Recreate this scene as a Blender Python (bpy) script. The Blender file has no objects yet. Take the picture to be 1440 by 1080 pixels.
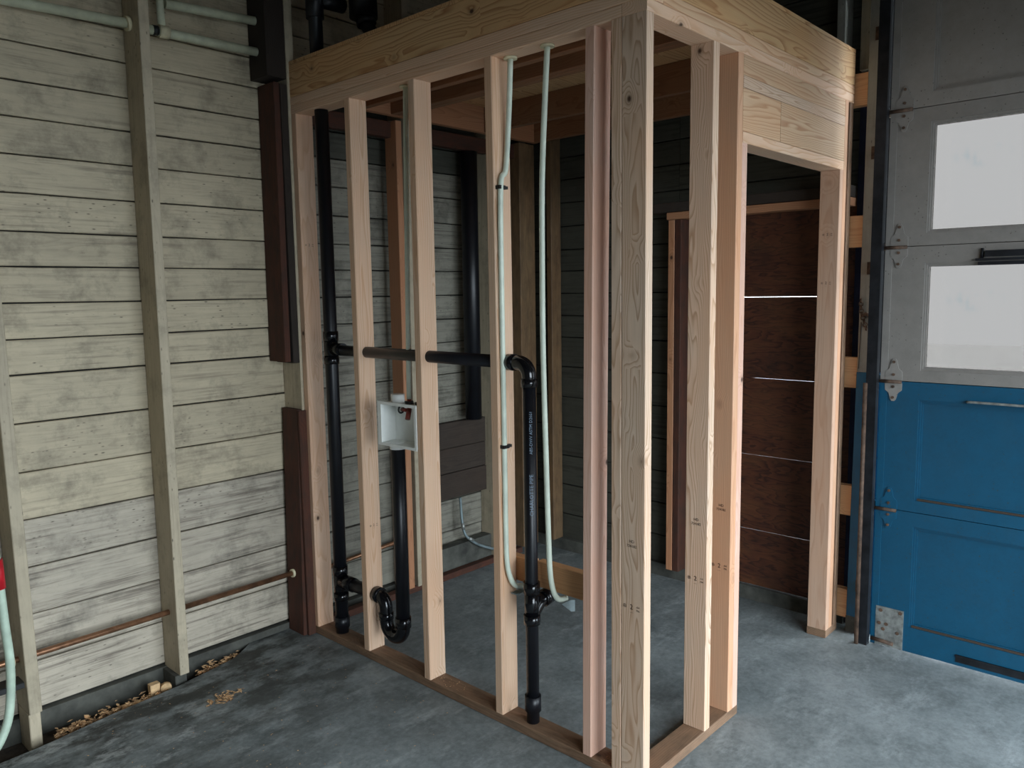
import bpy, math, random
from mathutils import Matrix, Vector
random.seed(7)
U = 0.0254                     # all dimensions below are in inches
SC = bpy.context.scene
COL = SC.collection

# ------------------------------------------------------------------ camera
CAM = (-2.0661332743, -1.3451667318, 1.6453148337)
YAW, PITCH, ROLL, FPX = 0.7450266030, -0.1158997130, -0.0149091998, 1113.13197
f_ = Vector((math.cos(YAW)*math.cos(PITCH), math.sin(YAW)*math.cos(PITCH), math.sin(PITCH)))
r_ = Vector((math.sin(YAW), -math.cos(YAW), 0))
u_ = r_.cross(f_)
r2 = r_*math.cos(ROLL) + u_*math.sin(ROLL)
u2 = -r_*math.sin(ROLL) + u_*math.cos(ROLL)
cd = bpy.data.cameras.new('camera'); cam = bpy.data.objects.new('camera', cd); COL.objects.link(cam)
cam.matrix_world = Matrix(((r2.x, u2.x, -f_.x, CAM[0]), (r2.y, u2.y, -f_.y, CAM[1]), (r2.z, u2.z, -f_.z, CAM[2]), (0, 0, 0, 1)))
cd.sensor_width = 36; cd.lens = FPX*36/1440; cd.clip_start = 0.02; cd.clip_end = 300
SC.camera = cam

# ------------------------------------------------------------------ sky, daylight openings, exposure
W = bpy.data.worlds.new('overcast'); SC.world = W; W.use_nodes = True
bg = W.node_tree.nodes['Background']
bg.inputs[0].default_value = (0.79, 0.905, 1.0, 1); bg.inputs[1].default_value = 1.0
SC.view_settings.view_transform = 'Standard'; SC.view_settings.look = 'None'
SC.view_settings.gamma = 1; SC.view_settings.use_curve_mapping = False
SC.view_settings.exposure = 3.32
SC.cycles.use_denoising = True
SC.cycles.max_bounces = 8; SC.cycles.diffuse_bounces = 5; SC.cycles.transparent_max_bounces = 12
SC.cycles.sample_clamp_indirect = 8
ROOM_Y0 = -105; ROOM_X0 = -150; CEIL = 138
OPEN_A = (-84, 62, 0, 94)         # roll-up opening in the wall behind the camera: x0,x1,z0,z1
def portal(name, loc, rot, sx, sy):
    L = bpy.data.lights.new(name, 'AREA'); L.shape = 'RECTANGLE'; L.size = sx*U; L.size_y = sy*U
    L.cycles.is_portal = True
    o = bpy.data.objects.new(name, L); COL.objects.link(o)
    o.location = [c*U for c in loc]; o.rotation_euler = rot
portal('daylight_portal', ((OPEN_A[0]+OPEN_A[1])/2, ROOM_Y0-.5, (OPEN_A[2]+OPEN_A[3])/2), (math.pi/2, 0, 0), OPEN_A[1]-OPEN_A[0], OPEN_A[3]-OPEN_A[2])

# ------------------------------------------------------------------ material helpers
def lin(c):
    return tuple(((v/255)/12.92 if v/255 <= .04045 else ((v/255+.055)/1.055)**2.4) for v in c) + (1,)
class NT:
    def __init__(s, name):
        s.m = bpy.data.materials.new(name); s.m.use_nodes = True
        s.t = s.m.node_tree; s.n = s.t.nodes; s.b = s.n['Principled BSDF']
    def new(s, typ, **kw):
        n = s.n.new(typ)
        for k, v in kw.items(): setattr(n, k, v)
        return n
    def lk(s, a, b): s.t.links.new(a, b)
    def put(s, sock, v):
        if isinstance(v, bpy.types.NodeSocket): s.lk(v, sock)
        else: sock.default_value = v
    def math(s, op, a, b=0, c=None, clamp=False):
        n = s.new('ShaderNodeMath', operation=op, use_clamp=clamp)
        s.put(n.inputs[0], a); s.put(n.inputs[1], b)
        if c is not None: s.put(n.inputs[2], c)
        return n.outputs[0]
    def vmath(s, op, a, b):
        n = s.new('ShaderNodeVectorMath', operation=op); s.put(n.inputs[0], a); s.put(n.inputs[1], b)
        return n.outputs[0]
    def noise(s, vec, scale, detail=4, rough=.55, out=0):
        n = s.new('ShaderNodeTexNoise'); s.put(n.inputs['Vector'], vec)
        n.inputs['Scale'].default_value = scale; n.inputs['Detail'].default_value = detail; n.inputs['Roughness'].default_value = rough
        return n.outputs[out]
    def ramp(s, fac, stops, interp='LINEAR'):
        n = s.new('ShaderNodeValToRGB'); s.put(n.inputs[0], fac); cr = n.color_ramp; cr.interpolation = interp
        while len(cr.elements) < len(stops): cr.elements.new(.5)
        for e, (p, c) in zip(cr.elements, stops): e.position = p; e.color = c if len(c) == 4 else tuple(c)+(1,)
        return n.outputs[0]
    def step(s, v, lo, hi): return s.mapr(v, lo, hi, 0, 1)
    def mapr(s, v, a, b, c, d):
        n = s.new('ShaderNodeMapRange'); s.put(n.inputs[0], v)
        for i, q in enumerate((a, b, c, d)): n.inputs[i+1].default_value = q
        return n.outputs[0]
    def mix(s, fac, a, b, mode='MIX'):
        n = s.new('ShaderNodeMix', data_type='RGBA', blend_type=mode); s.put(n.inputs[0], fac); s.put(n.inputs[6], a); s.put(n.inputs[7], b)
        return n.outputs[2]
    def bump(s, h, strength, dist):
        n = s.new('ShaderNodeBump'); n.inputs['Strength'].default_value = strength; n.inputs['Distance'].default_value = dist
        s.lk(h, n.inputs['Height']); s.lk(n.outputs[0], s.b.inputs['Normal'])
    def coords(s, offset=True):
        o = s.new('ShaderNodeTexCoord').outputs['Object']
        if not offset: return o, None
        rnd = s.new('ShaderNodeObjectInfo').outputs['Random']
        cb = s.new('ShaderNodeCombineXYZ')
        s.lk(s.math('MULTIPLY', rnd, 37.0), cb.inputs[0]); s.lk(s.math('MULTIPLY', rnd, 11.3), cb.inputs[1]); s.lk(s.math('MULTIPLY', rnd, 23.7), cb.inputs[2])
        return o, (cb.outputs[0], rnd)
    def base(s, c): s.put(s.b.inputs['Base Color'], c)
    def rough(s, v): s.put(s.b.inputs['Roughness'], v)

def wood(name, early, late, knot=(70, 45, 28), ring=0.0075, contrast=.7, rough=.62, knots=.1, dirt=0.0, tint=.12, warp=.055, wl=1.1):
    """sawn lumber: growth rings about a pith outside the board, fibre streaks, scattered knots; local X runs along the board"""
    q = NT(name); o, (off, rnd) = q.coords()
    p = q.vmath('ADD', o, off)
    vo = q.new('ShaderNodeTexVoronoi'); q.lk(q.vmath('MULTIPLY', p, (9, 12, 12)), vo.inputs['Vector']); vo.inputs['Scale'].default_value = 1
    vo.inputs['Randomness'].default_value = 1
    kc = q.new('ShaderNodeSeparateColor'); q.lk(vo.outputs['Color'], kc.inputs[0])
    sel = q.math('LESS_THAN', kc.outputs[0], knots)
    s1 = q.vmath('MULTIPLY', p, (wl, 7, 7))
    nx = q.noise(s1, 1.6, 2, .5, 1)
    sep = q.new('ShaderNodeSeparateXYZ'); q.lk(o, sep.inputs[0])
    sn = q.new('ShaderNodeSeparateColor'); q.lk(nx, sn.inputs[0])
    rr = q.math('MULTIPLY', rnd, 6.283)
    py = q.math('MULTIPLY', q.math('SINE', rr), .055); pz = q.math('MULTIPLY', q.math('COSINE', rr), .055)
    y = q.math('ADD', q.math('ADD', sep.outputs[1], py), q.math('MULTIPLY', q.math('SUBTRACT', sn.outputs[0], .5), warp))
    z = q.math('ADD', q.math('ADD', sep.outputs[2], pz), q.math('MULTIPLY', q.math('SUBTRACT', sn.outputs[1], .5), warp))
    r = q.math('SQRT', q.math('ADD', q.math('MULTIPLY', y, y), q.math('MULTIPLY', z, z)))
    r = q.math('ADD', r, q.math('MULTIPLY', sep.outputs[0], .006))
    r = q.math('ADD', r, q.math('MULTIPLY', sel, q.mapr(vo.outputs['Distance'], 0, .55, .028, 0)))
    fr = q.math('FRACT', q.math('DIVIDE', r, ring))
    rings = q.ramp(fr, [(0, (0, 0, 0)), (.55, (.22, .22, .22)), (.9, (1, 1, 1)), (1, (0, 0, 0))])
    fib = q.noise(q.vmath('MULTIPLY', p, (6, 330, 330)), 1, 3, .6)
    rings = q.math('MULTIPLY', rings, contrast)
    c = q.mix(rings, lin(early), lin(late))
    c = q.mix(q.mapr(fib, .35, .7, 0, .3), c, lin(tuple(v*.8 for v in early)))
    blot = q.noise(q.vmath('MULTIPLY', p, (1, 3, 3)), 2.2, 2)
    c = q.mix(q.mapr(blot, .35, .7, 0, tint*2.5), c, lin(tuple(min(255, v*k) for v, k in zip(early, (1.02, .86, .72)))))
    hv = q.new('ShaderNodeHueSaturation'); q.put(hv.inputs['Value'], q.mapr(rnd, 0, 1, .9, 1.07)); q.put(hv.inputs['Color'], c); c = hv.outputs[0]
    k1 = q.math('MULTIPLY', q.mapr(vo.outputs['Distance'], .06, .12, 1, 0), sel)
    k2 = q.math('MULTIPLY', q.mapr(vo.outputs['Distance'], .1, .26, .4, 0), sel)
    c = q.mix(k2, c, lin(tuple(v*.72 for v in late))); c = q.mix(k1, c, lin(knot))
    if dirt > 0:
        d = q.noise(q.vmath('MULTIPLY', p, (3, 9, 9)), 3, 5, .7)
        c = q.mix(q.mapr(d, .4, .75, 0, dirt), c, lin((45, 36, 28)))
    q.base(c); q.rough(rough)
    q.bump(q.math('ADD', q.math('MULTIPLY', fib, .6), rings), .12, .0012)
    return q.m

def paint_wood(name, paint, bare, wear=.35, grime=.4, rough=.7, streak=1.0):
    """old brushed paint on rough boards: worn to grey wood along the grain, grimy blotches"""
    q = NT(name); o, (off, rnd) = q.coords(); p = q.vmath('ADD', o, off)
    g = q.noise(q.vmath('MULTIPLY', p, (2.2, 70, 70)), 1, 5, .65)
    big = q.noise(q.vmath('MULTIPLY', p, (1, 2.2, 2.2)), 3, 5, .6)
    big2 = q.noise(q.vmath('MULTIPLY', p, (1.3, 2, 2)), 7.7, 6, .65)
    c = q.mix(q.mapr(big2, .3, .7, 0, .5), lin(paint), lin(tuple(v*.86 for v in paint)))
    hv = q.new('ShaderNodeHueSaturation'); q.put(hv.inputs['Value'], q.mapr(rnd, 0, 1, .9, 1.08)); q.put(hv.inputs['Color'], c); c = hv.outputs[0]
    gl = q.math('FRACT', q.math('MULTIPLY', q.noise(q.vmath('MULTIPLY', p, (.7, 8, 8)), 1.4, 2, .5), 16))
    c = q.mix(q.math('MULTIPLY', q.mapr(gl, .55, 1, 0, .34*wear+.04), q.mapr(big2, .4, .6, .1, 1)), c, lin(bare))
    c = q.mix(q.mapr(g, .42, .75, 0, .5*wear), c, lin(bare))
    w = q.math('ADD', q.math('MULTIPLY', q.math('SUBTRACT', g, .5), 1.5*streak), q.math('SUBTRACT', big, .5))
    c = q.mix(q.mapr(w, .08, .42, 0, wear), c, lin(bare))
    gr = q.noise(p, 5.3, 7, .72)
    c = q.mix(q.mapr(gr, .5, .75, 0, grime), c, lin((58, 56, 48)))
    vo = q.new('ShaderNodeTexVoronoi'); q.lk(q.vmath('MULTIPLY', p, (5, 14, 14)), vo.inputs['Vector'])
    kc = q.new('ShaderNodeSeparateColor'); q.lk(vo.outputs['Color'], kc.inputs[0])
    wob = q.math('ADD', vo.outputs['Distance'], q.math('MULTIPLY', q.math('SUBTRACT', gr, .5), .35))
    k = q.math('MULTIPLY', q.mapr(wob, .05, .2, .8, 0), q.math('LESS_THAN', kc.outputs[1], .26))
    c = q.mix(k, c, lin((62, 57, 47)))
    q.base(c); q.rough(rough)
    q.bump(q.math('ADD', g, q.math('MULTIPLY', big2, .5)), .3, .002)
    return q.m

def plain(name, col, rough=.5, metal=0, var=.15, scale=14, spec=.5, bump=0):
    q = NT(name); o, (off, rnd) = q.coords(); p = q.vmath('ADD', o, off)
    n = q.noise(p, scale, 5, .6)
    c = q.mix(q.mapr(n, .3, .7, 0, 1), lin(tuple(v*(1-var) for v in col)), lin(tuple(min(255, v*(1+var)) for v in col)))
    q.base(c); q.rough(rough); q.b.inputs['Metallic'].default_value = metal
    q.b.inputs['Specular IOR Level'].default_value = spec
    if bump: q.bump(n, bump, .002)
    return q.m

def concrete():
    q = NT('concrete_floor'); o = q.new('ShaderNodeTexCoord').outputs['Object']
    n1 = q.noise(o, 1.3, 9, .68); n2 = q.noise(o, 6.5, 10, .74); n3 = q.noise(o, 46, 6, .7)
    st = q.noise(q.vmath('MULTIPLY', o, (1, 2.4, 1)), 3.1, 10, .76)
    c = q.ramp(n1, [(.3, lin((92, 98, 98))), (.5, lin((126, 133, 133))), (.68, lin((150, 156, 156)))])
    c = q.mix(q.mapr(n2, .45, .68, 0, .6), c, lin((84, 90, 90)))
    c = q.mix(q.mapr(st, .53, .66, 0, .5), c, lin((178, 184, 184)))
    c = q.mix(q.mapr(n3, .5, .7, 0, .35), c, lin((80, 84, 84)))
    c = q.mix(q.mapr(n3, .5, .3, 0, .25), c, lin((170, 175, 174)))
    # oil and damp stains along the boarded wall
    sep = q.new('ShaderNodeSeparateXYZ'); q.lk(o, sep.inputs[0])
    near = q.mapr(sep.outputs[1], .75, 1.75, 0, 1)
    left = q.mapr(sep.outputs[0], .05, -.12, 0, 1)
    s = q.noise(q.vmath('MULTIPLY', o, (1.2, 2.2, 1)), 2.9, 10, .7)
    dark = q.math('MULTIPLY', q.math('MULTIPLY', q.mapr(s, .44, .56, .05, .93), near), left)
    c = q.mix(dark, c, lin((46, 47, 43)))
    ws = q.noise(q.vmath('MULTIPLY', o, (1, 1.6, 1)), 5.1, 8, .75)
    c = q.mix(q.math('MULTIPLY', q.mapr(ws, .53, .63, 0, .6), q.mapr(sep.outputs[0], -.3, -.9, 0, 1)), c, lin((190, 194, 192)))
    q.base(c); q.rough(q.mapr(n2, .3, .7, .5, .8))
    q.bump(q.math('ADD', n3, q.math('MULTIPLY', n2, .8)), .22, .004)
    return q.m

def ply(name):
    q = NT(name); o, (off, rnd) = q.coords(); p = q.vmath('ADD', o, off)
    w = q.noise(q.vmath('MULTIPLY', p, (1.3, 6, 6)), 2.2, 3, .5)
    fr = q.math('FRACT', q.math('MULTIPLY', w, 11))
    c = q.ramp(fr, [(0, lin((100, 56, 36))), (.6, lin((84, 46, 30))), (.85, lin((56, 31, 22))), (1, lin((96, 54, 36)))])
    b = q.noise(q.vmath('MULTIPLY', p, (1, 3, 3)), 3, 5, .6)
    c = q.mix(q.mapr(b, .45, .7, 0, .55), c, lin((118, 76, 46)))
    c = q.mix(q.mapr(q.noise(p, 4, 6, .7), .5, .7, 0, .6), c, lin((42, 30, 25)))
    q.base(c); q.rough(.6); return q.m

M = {}
M['fir'] = wood('fir_tan', (228, 196, 168), (200, 154, 116), contrast=.8)
M['fir2'] = wood('fir_greenish_tan', (220, 194, 170), (166, 130, 100), ring=.0065, contrast=.9, warp=.075)
M['pink'] = wood('fir_pink', (228, 190, 170), (208, 160, 138), ring=.006)
M['king'] = wood('fir_king_stud', (214, 168, 134), (190, 138, 102), ring=.007)
M['endfir'] = wood('fir_end_stud', (222, 186, 158), (200, 156, 122), ring=.007)
M['jackr'] = wood('fir_dull_pink', (204, 168, 142), (182, 140, 112), ring=.007)
M['dimfir'] = wood('shaded_joist_fir', (150, 108, 78), (116, 78, 52), ring=.01, warp=.1)  # tan joists coloured darker to carry the shade under the deck
M['orange'] = wood('fir_orange', (214, 166, 120), (186, 130, 86), ring=.007)
M['rim'] = wood('fir_rim_boards', (214, 178, 132), (158, 108, 64), ring=.015, contrast=.95, knots=.14, warp=.16, wl=.75)
M['header'] = wood('fir_header', (216, 184, 150), (176, 126, 92), ring=.01, contrast=.9, knots=.06, warp=.1, wl=.8)
M['sole'] = wood('sole_plate_wood', (146, 118, 94), (108, 80, 58), dirt=.5)
M['inner'] = wood('inner_stud_wood', (192, 140, 104), (156, 104, 72))
M['oldpost'] = wood('old_tan_post', (128, 102, 72), (96, 72, 48), dirt=.6)
M['redbrown'] = wood('old_red_brown_wood', (88, 50, 34), (58, 32, 22), dirt=.8, rough=.8)
M['black'] = wood('old_blackened_wood', (52, 44, 38), (34, 28, 24), dirt=.8, rough=.85)
M['darkboard'] = wood('dark_weathered_board', (64, 54, 46), (46, 38, 32), dirt=.6, rough=.85)
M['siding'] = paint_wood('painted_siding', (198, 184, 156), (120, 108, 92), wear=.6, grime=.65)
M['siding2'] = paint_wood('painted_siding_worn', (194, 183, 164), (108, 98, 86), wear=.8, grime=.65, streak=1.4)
M['sidingin'] = paint_wood('grimy_shaded_inner_siding', (146, 142, 128), (84, 78, 70), wear=.8, grime=.8, streak=1.4)  # grime plus the enclosure's shade, both put into the board colour
M['sidingdark'] = paint_wood('shaded_old_siding', (78, 78, 68), (48, 44, 38), wear=.7, grime=.7, streak=1.4)  # interior shadow put into a darker paint on the old boards
M['wallstud'] = paint_wood('painted_wall_stud', (194, 180, 154), (122, 108, 90), wear=.35, grime=.45)
M['greystud'] = paint_wood('painted_grey_jamb', (150, 149, 140), (112, 106, 96), wear=.3, grime=.35)
M['doorgrey'] = paint_wood('painted_grey_door', (140, 135, 129), (112, 108, 100), wear=.1, grime=.18, rough=.5)
M['doorblue'] = paint_wood('painted_blue_door', (9, 77, 106), (14, 58, 78), wear=.25, grime=.12, rough=.42)
M['bluejamb'] = paint_wood('painted_blue_jamb', (14, 90, 124), (32, 70, 88), wear=.3, grime=.35, rough=.5)
M['navy'] = plain('navy_sheathing', (22, 30, 58), .7)
M['ply'] = ply('plywood_infill')
M['deck'] = ply('deck_plywood')
M['concrete'] = concrete()
M['curb'] = plain('foundation_concrete', (74, 74, 68), .9, var=.3, scale=9, bump=.5)
M['dirt'] = plain('trench_dirt', (58, 50, 42), .95, var=.35, scale=20, bump=.6)
M['wallback'] = plain('wall_backing', (30, 29, 26), .95)
M['roomwall'] = paint_wood('painted_room_wall', (92, 84, 72), (74, 66, 56), wear=.2, grime=.2)
M['ceil'] = wood('ceiling_boards', (96, 84, 68), (70, 58, 46), dirt=.5)
M['abs'] = plain('black_drain_pipe', (17, 18, 23), .38, var=.2, spec=.5)
M['absg'] = plain('black_glossy_fitting', (14, 14, 17), .16, var=.15, spec=.6)
M['pex'] = plain('pale_green_tubing', (216, 224, 206), .35, var=.05)
M['white'] = plain('white_plastic', (242, 243, 238), .35, var=.03)
M['valve'] = plain('red_brown_valve', (120, 44, 32), .4)
M['dark'] = plain('black_plastic', (20, 20, 20), .5)
M['steelplate'] = plain('galvanised_steel', (150, 152, 148), .45, metal=.6, var=.2, scale=40)
M['bendplate'] = plain('grey_bend_support', (128, 142, 144), .45, metal=.3)
M['track'] = plain('dark_track_steel', (36, 38, 42), .45, metal=.5, var=.3)
M['rust'] = plain('rusty_steel', (84, 66, 54), .75, metal=.3, var=.35, scale=30)
M['copper'] = plain('copper_pipe', (142, 104, 78), .4, metal=.7, var=.25, scale=20)
M['conduit'] = plain('painted_conduit', (186, 188, 162), .6, var=.1)
M['putty'] = plain('cream_collar', (214, 204, 170), .7)
M['hose'] = plain('pale_green_hose', (186, 204, 184), .4, var=.08)
M['red'] = plain('red_plastic', (180, 30, 40), .4)
M['leaf'] = plain('dry_leaves', (196, 150, 112), .8, var=.4, scale=60)
M['chip'] = plain('cut_wood_scrap', (206, 172, 128), .7, var=.15, scale=40)
M['ink'] = plain('black_ink', (44, 32, 28), .7)
M['print'] = plain('pale_print', (120, 138, 156), .5)
M['lettergrey'] = plain('grey_latch', (120, 124, 124), .4, metal=.4)
M['ground'] = plain('driveway', (62, 62, 62), .9, var=.15, scale=3)
def glass():
    q = NT('dirty_sky_dimming_glass'); o = q.new('ShaderNodeTexCoord').outputs['Object']
    n = q.noise(o, 22, 6, .7)
    blob = q.new('ShaderNodeVectorMath', operation='DISTANCE'); q.lk(q.vmath('MULTIPLY', q.vmath('SUBTRACT', o, (0, .045, .075)), (1, .6, 1.3)), blob.inputs[0]); blob.inputs[1].default_value = (0, 0, 0)
    k = q.math('MULTIPLY', q.mapr(n, .52, .62, 0, 1), q.mapr(blob.outputs['Value'], .02, .07, 1, 0))
    tr = q.new('ShaderNodeBsdfTransparent'); q.lk(q.mix(k, (.252, .237, .226, 1), (.212, .218, .215, 1)), tr.inputs[0])  # tint dims the overbright sky; blob paints leaves seen outside onto the pane
    gl = q.new('ShaderNodeBsdfGlossy'); gl.inputs['Roughness'].default_value = .08
    mx = q.new('ShaderNodeMixShader'); mx.inputs[0].default_value = .03; q.lk(tr.outputs[0], mx.inputs[1]); q.lk(gl.outputs[0], mx.inputs[2])
    q.lk(mx.outputs[0], q.n['Material Output'].inputs[0]); return q.m
M['glass'] = glass()

# ------------------------------------------------------------------ geometry helpers
class MB:
    def __init__(s): s.v = []; s.f = []; s.sm = []
    def _add(s, vs, fs, smooth=False):
        n = len(s.v); s.v += [tuple(p) for p in vs]; s.f += [tuple(i+n for i in q) for q in fs]; s.sm += [smooth]*len(fs); return s
    def box(s, a, b):
        x0, y0, z0 = a; x1, y1, z1 = b
        return s._add([(x0,y0,z0),(x1,y0,z0),(x1,y1,z0),(x0,y1,z0),(x0,y0,z1),(x1,y0,z1),(x1,y1,z1),(x0,y1,z1)],
                      [(0,3,2,1),(4,5,6,7),(0,1,5,4),(1,2,6,5),(2,3,7,6),(3,0,4,7)])
    def tube(s, pts, r, seg=16, caps=True):
        pts = [Vector(p) for p in pts]; n = len(pts)
        rs = r if isinstance(r, (list, tuple)) else [r]*n
        t0 = (pts[1]-pts[0]).normalized()
        ref = Vector((0, 0, 1)) if abs(t0.z) < .9 else Vector((1, 0, 0))
        a = t0.cross(ref).normalized(); vs = []; fs = []
        for i, p in enumerate(pts):
            d0 = pts[i]-pts[i-1] if i else pts[1]-pts[0]
            d1 = pts[i+1]-pts[i] if i < n-1 else d0
            t = (d0.normalized() + d1.normalized())
            t = t.normalized() if t.length > 1e-6 else d0.normalized()
            a = (a - t*a.dot(t)).normalized(); b = t.cross(a)
            for k in range(seg):
                th = 2*math.pi*k/seg
                vs.append(p + (a*math.cos(th) + b*math.sin(th))*rs[i])
        for i in range(n-1):
            for k in range(seg):
                k2 = (k+1) % seg
                fs.append((i*seg+k, i*seg+k2, (i+1)*seg+k2, (i+1)*seg+k))
        s._add(vs, fs, True)
        if caps:
            m = len(s.v)-len(vs)
            s.f.append(tuple(m+k for k in range(seg-1, -1, -1))); s.sm.append(False)
            s.f.append(tuple(m+(n-1)*seg+k for k in range(seg))); s.sm.append(False)
        return s
    def prism(s, poly, axis, a, b):
        """polygon (2-D) extruded along axis from a to b"""
        def P(p, h): return {'x': (h, p[0], p[1]), 'y': (p[0], h, p[1]), 'z': (p[0], p[1], h)}[axis]
        n = len(poly)
        return s._add([P(p, a) for p in poly]+[P(p, b) for p in poly],
                      [tuple(range(n-1, -1, -1)), tuple(range(n, 2*n))]+[(i, (i+1) % n, n+(i+1) % n, n+i) for i in range(n)])
    def build(s, name, mat, parent=None, origin=None):
        vs = s.v
        if origin is None:
            xs = [[p[i] for p in vs] for i in range(3)]
            origin = ((min(xs[0])+max(xs[0]))/2, (min(xs[1])+max(xs[1]))/2, (min(xs[2])+max(xs[2]))/2)
        me = bpy.data.meshes.new(name)
        me.from_pydata([((p[0]-origin[0])*U, (p[1]-origin[1])*U, (p[2]-origin[2])*U) for p in vs], [], s.f)
        me.polygons.foreach_set('use_smooth', s.sm); me.update()
        import bmesh
        bm = bmesh.new(); bm.from_mesh(me); bmesh.ops.recalc_face_normals(bm, faces=bm.faces); bm.to_mesh(me); bm.free()
        me.materials.append(mat)
        return place(bpy.data.objects.new(name, me), origin, parent)
WORLD = {}
def place(o, loc, parent=None):
    COL.objects.link(o)
    WORLD[o.name] = tuple(loc)
    if parent is not None:
        pl = WORLD[parent.name]; o.parent = parent
        o.location = [(loc[i]-pl[i])*U for i in range(3)]
        if parent.get('rotq') is not None:           # parent mesh is turned: undo its turn
            R = Matrix([parent['rotq'][0:3], parent['rotq'][3:6], parent['rotq'][6:9]])
            o.location = R.transposed() @ Vector(o.location)
            o.rotation_mode = 'QUATERNION'; o.rotation_quaternion = R.transposed().to_quaternion()
    else: o.location = [c*U for c in loc]
    return o
def tag(o, label, cat, group=None, kind=None):
    o['label'] = label; o['category'] = cat
    if group: o['group'] = group
    if kind: o['kind'] = kind
    return o
def thing(name, loc, label, cat, group=None, kind=None):
    o = bpy.data.objects.new(name, None); o.empty_display_size = .05
    place(o, loc); return tag(o, label, cat, group, kind)
AX = {'x': Matrix(((1,0,0),(0,1,0),(0,0,1))), 'y': Matrix(((0,-1,0),(1,0,0),(0,0,1))), 'z': Matrix(((0,0,-1),(0,1,0),(1,0,0)))}
def board(name, a, b, axis, mat, parent=None, ch=.1, lean=(0, 0, 0), bow=0.0, segs=1):
    """sawn board with eased edges between two opposite corners; local X is its length. lean: shift of the far end, bow: mid sag"""
    c = [(a[i]+b[i])/2 for i in range(3)]; d = Vector([abs(b[i]-a[i]) for i in range(3)])
    R = AX[axis]; L = {'x': d.x, 'y': d.y, 'z': d.z}[axis]
    if axis == 'x': w, h = d.y, d.z
    elif axis == 'y': w, h = d.x, d.z
    else: w, h = d.y, d.x
    ch = min(ch, w*.3, h*.3)
    prof = [(-w/2+ch,-h/2),(w/2-ch,-h/2),(w/2,-h/2+ch),(w/2,h/2-ch),(w/2-ch,h/2),(-w/2+ch,h/2),(-w/2,h/2-ch),(-w/2,-h/2+ch)]
    ll = R.transposed() @ Vector(lean)
    vs = []; fs = []
    for i in range(segs+1):
        t = i/segs; bo = bow*math.sin(math.pi*t)
        for (y, z) in prof: vs.append(((t-.5)*L*U, (y+ll.y*(t-.5)+bo)*U, (z+ll.z*(t-.5))*U))
    for i in range(segs):
        for k in range(8):
            k2 = (k+1) % 8; fs.append((i*8+k, i*8+k2, i*8+8+k2, i*8+8+k))
    fs.append(tuple(range(7, -1, -1))); fs.append(tuple(segs*8+k for k in range(8)))
    me = bpy.data.meshes.new(name); me.from_pydata(vs, [], fs); me.update(); me.materials.append(mat)
    import bmesh
    bm = bmesh.new(); bm.from_mesh(me); bmesh.ops.recalc_face_normals(bm, faces=bm.faces); bm.to_mesh(me); bm.free()
    o = bpy.data.objects.new(name, me); place(o, c, parent)
    o.rotation_mode = 'QUATERNION'; o.rotation_quaternion = R.to_quaternion()
    o['rotq'] = [v for row in R for v in row]
    return o
def siding_board(x0, x1, z0, z1, mat, parent, axis='x', plane=81, name='siding_board', segs=14):
    """one weathered board of the wall: wavy edges, slightly cupped and proud by its own amount; faces -y (axis x) or -x (axis y)"""
    L = x1-x0; vs = []; fs = []; pr = random.uniform(-.1, .1)
    e0 = [random.uniform(-.05, .05) for _ in range(segs+1)]; e1 = [random.uniform(-.05, .05) for _ in range(segs+1)]
    zc = (z0+z1)/2
    for i in range(segs+1):
        x = -L/2+L*i/segs; ww = .06*math.sin(i*.9+z0)
        zb, zt = z0-zc+.11+e0[i], z1-zc-.11+e1[i]
        for (y, z) in ((.9, zb), (.12+pr+ww, zb), (pr+ww, zb+.14), (pr+ww, zt-.14), (.12+pr+ww, zt), (.9, zt)):
            vs.append((x*U, y*U, z*U))
    for i in range(segs):
        for k in range(6):
            k2 = (k+1) % 6; fs.append((i*6+k, i*6+k2, i*6+6+k2, i*6+6+k))
    fs.append((5,4,3,2,1,0)); fs.append(tuple(segs*6+k for k in range(6)))
    me = bpy.data.meshes.new(name); me.from_pydata(vs, [], fs); me.update(); me.materials.append(mat)
    import bmesh
    bm = bmesh.new(); bm.from_mesh(me); bmesh.ops.recalc_face_normals(bm, faces=bm.faces); bm.to_mesh(me); bm.free()
    o = bpy.data.objects.new(name, me)
    if axis == 'x': place(o, ((x0+x1)/2, plane, zc), parent)
    else:
        place(o, (plane, (x0+x1)/2, zc), parent); o.rotation_euler = (0, 0, -math.pi/2)
    return o
def smooth(pts, n=6):
    """Catmull-Rom through the points"""
    P = [Vector(p) for p in pts]; P = [2*P[0]-P[1]]+P+[2*P[-1]-P[-2]]; out = []
    for i in range(1, len(P)-2):
        for k in range(n):
            t = k/n; p0, p1, p2, p3 = P[i-1:i+3]
            out.append(.5*((2*p1)+(p2-p0)*t+(2*p0-5*p1+4*p2-p3)*t*t+(3*p1-p0-3*p2+p3)*t**3))
    out.append(P[-2]); return out
def arc(c, r, a0, a1, n, ax):
    """arc in the plane of two axis vectors"""
    c = Vector(c); e1, e2 = Vector(ax[0]), Vector(ax[1])
    return [c+(e1*math.cos(a0+(a1-a0)*i/n)+e2*math.sin(a0+(a1-a0)*i/n))*r for i in range(n+1)]
TXT = {}
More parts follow.
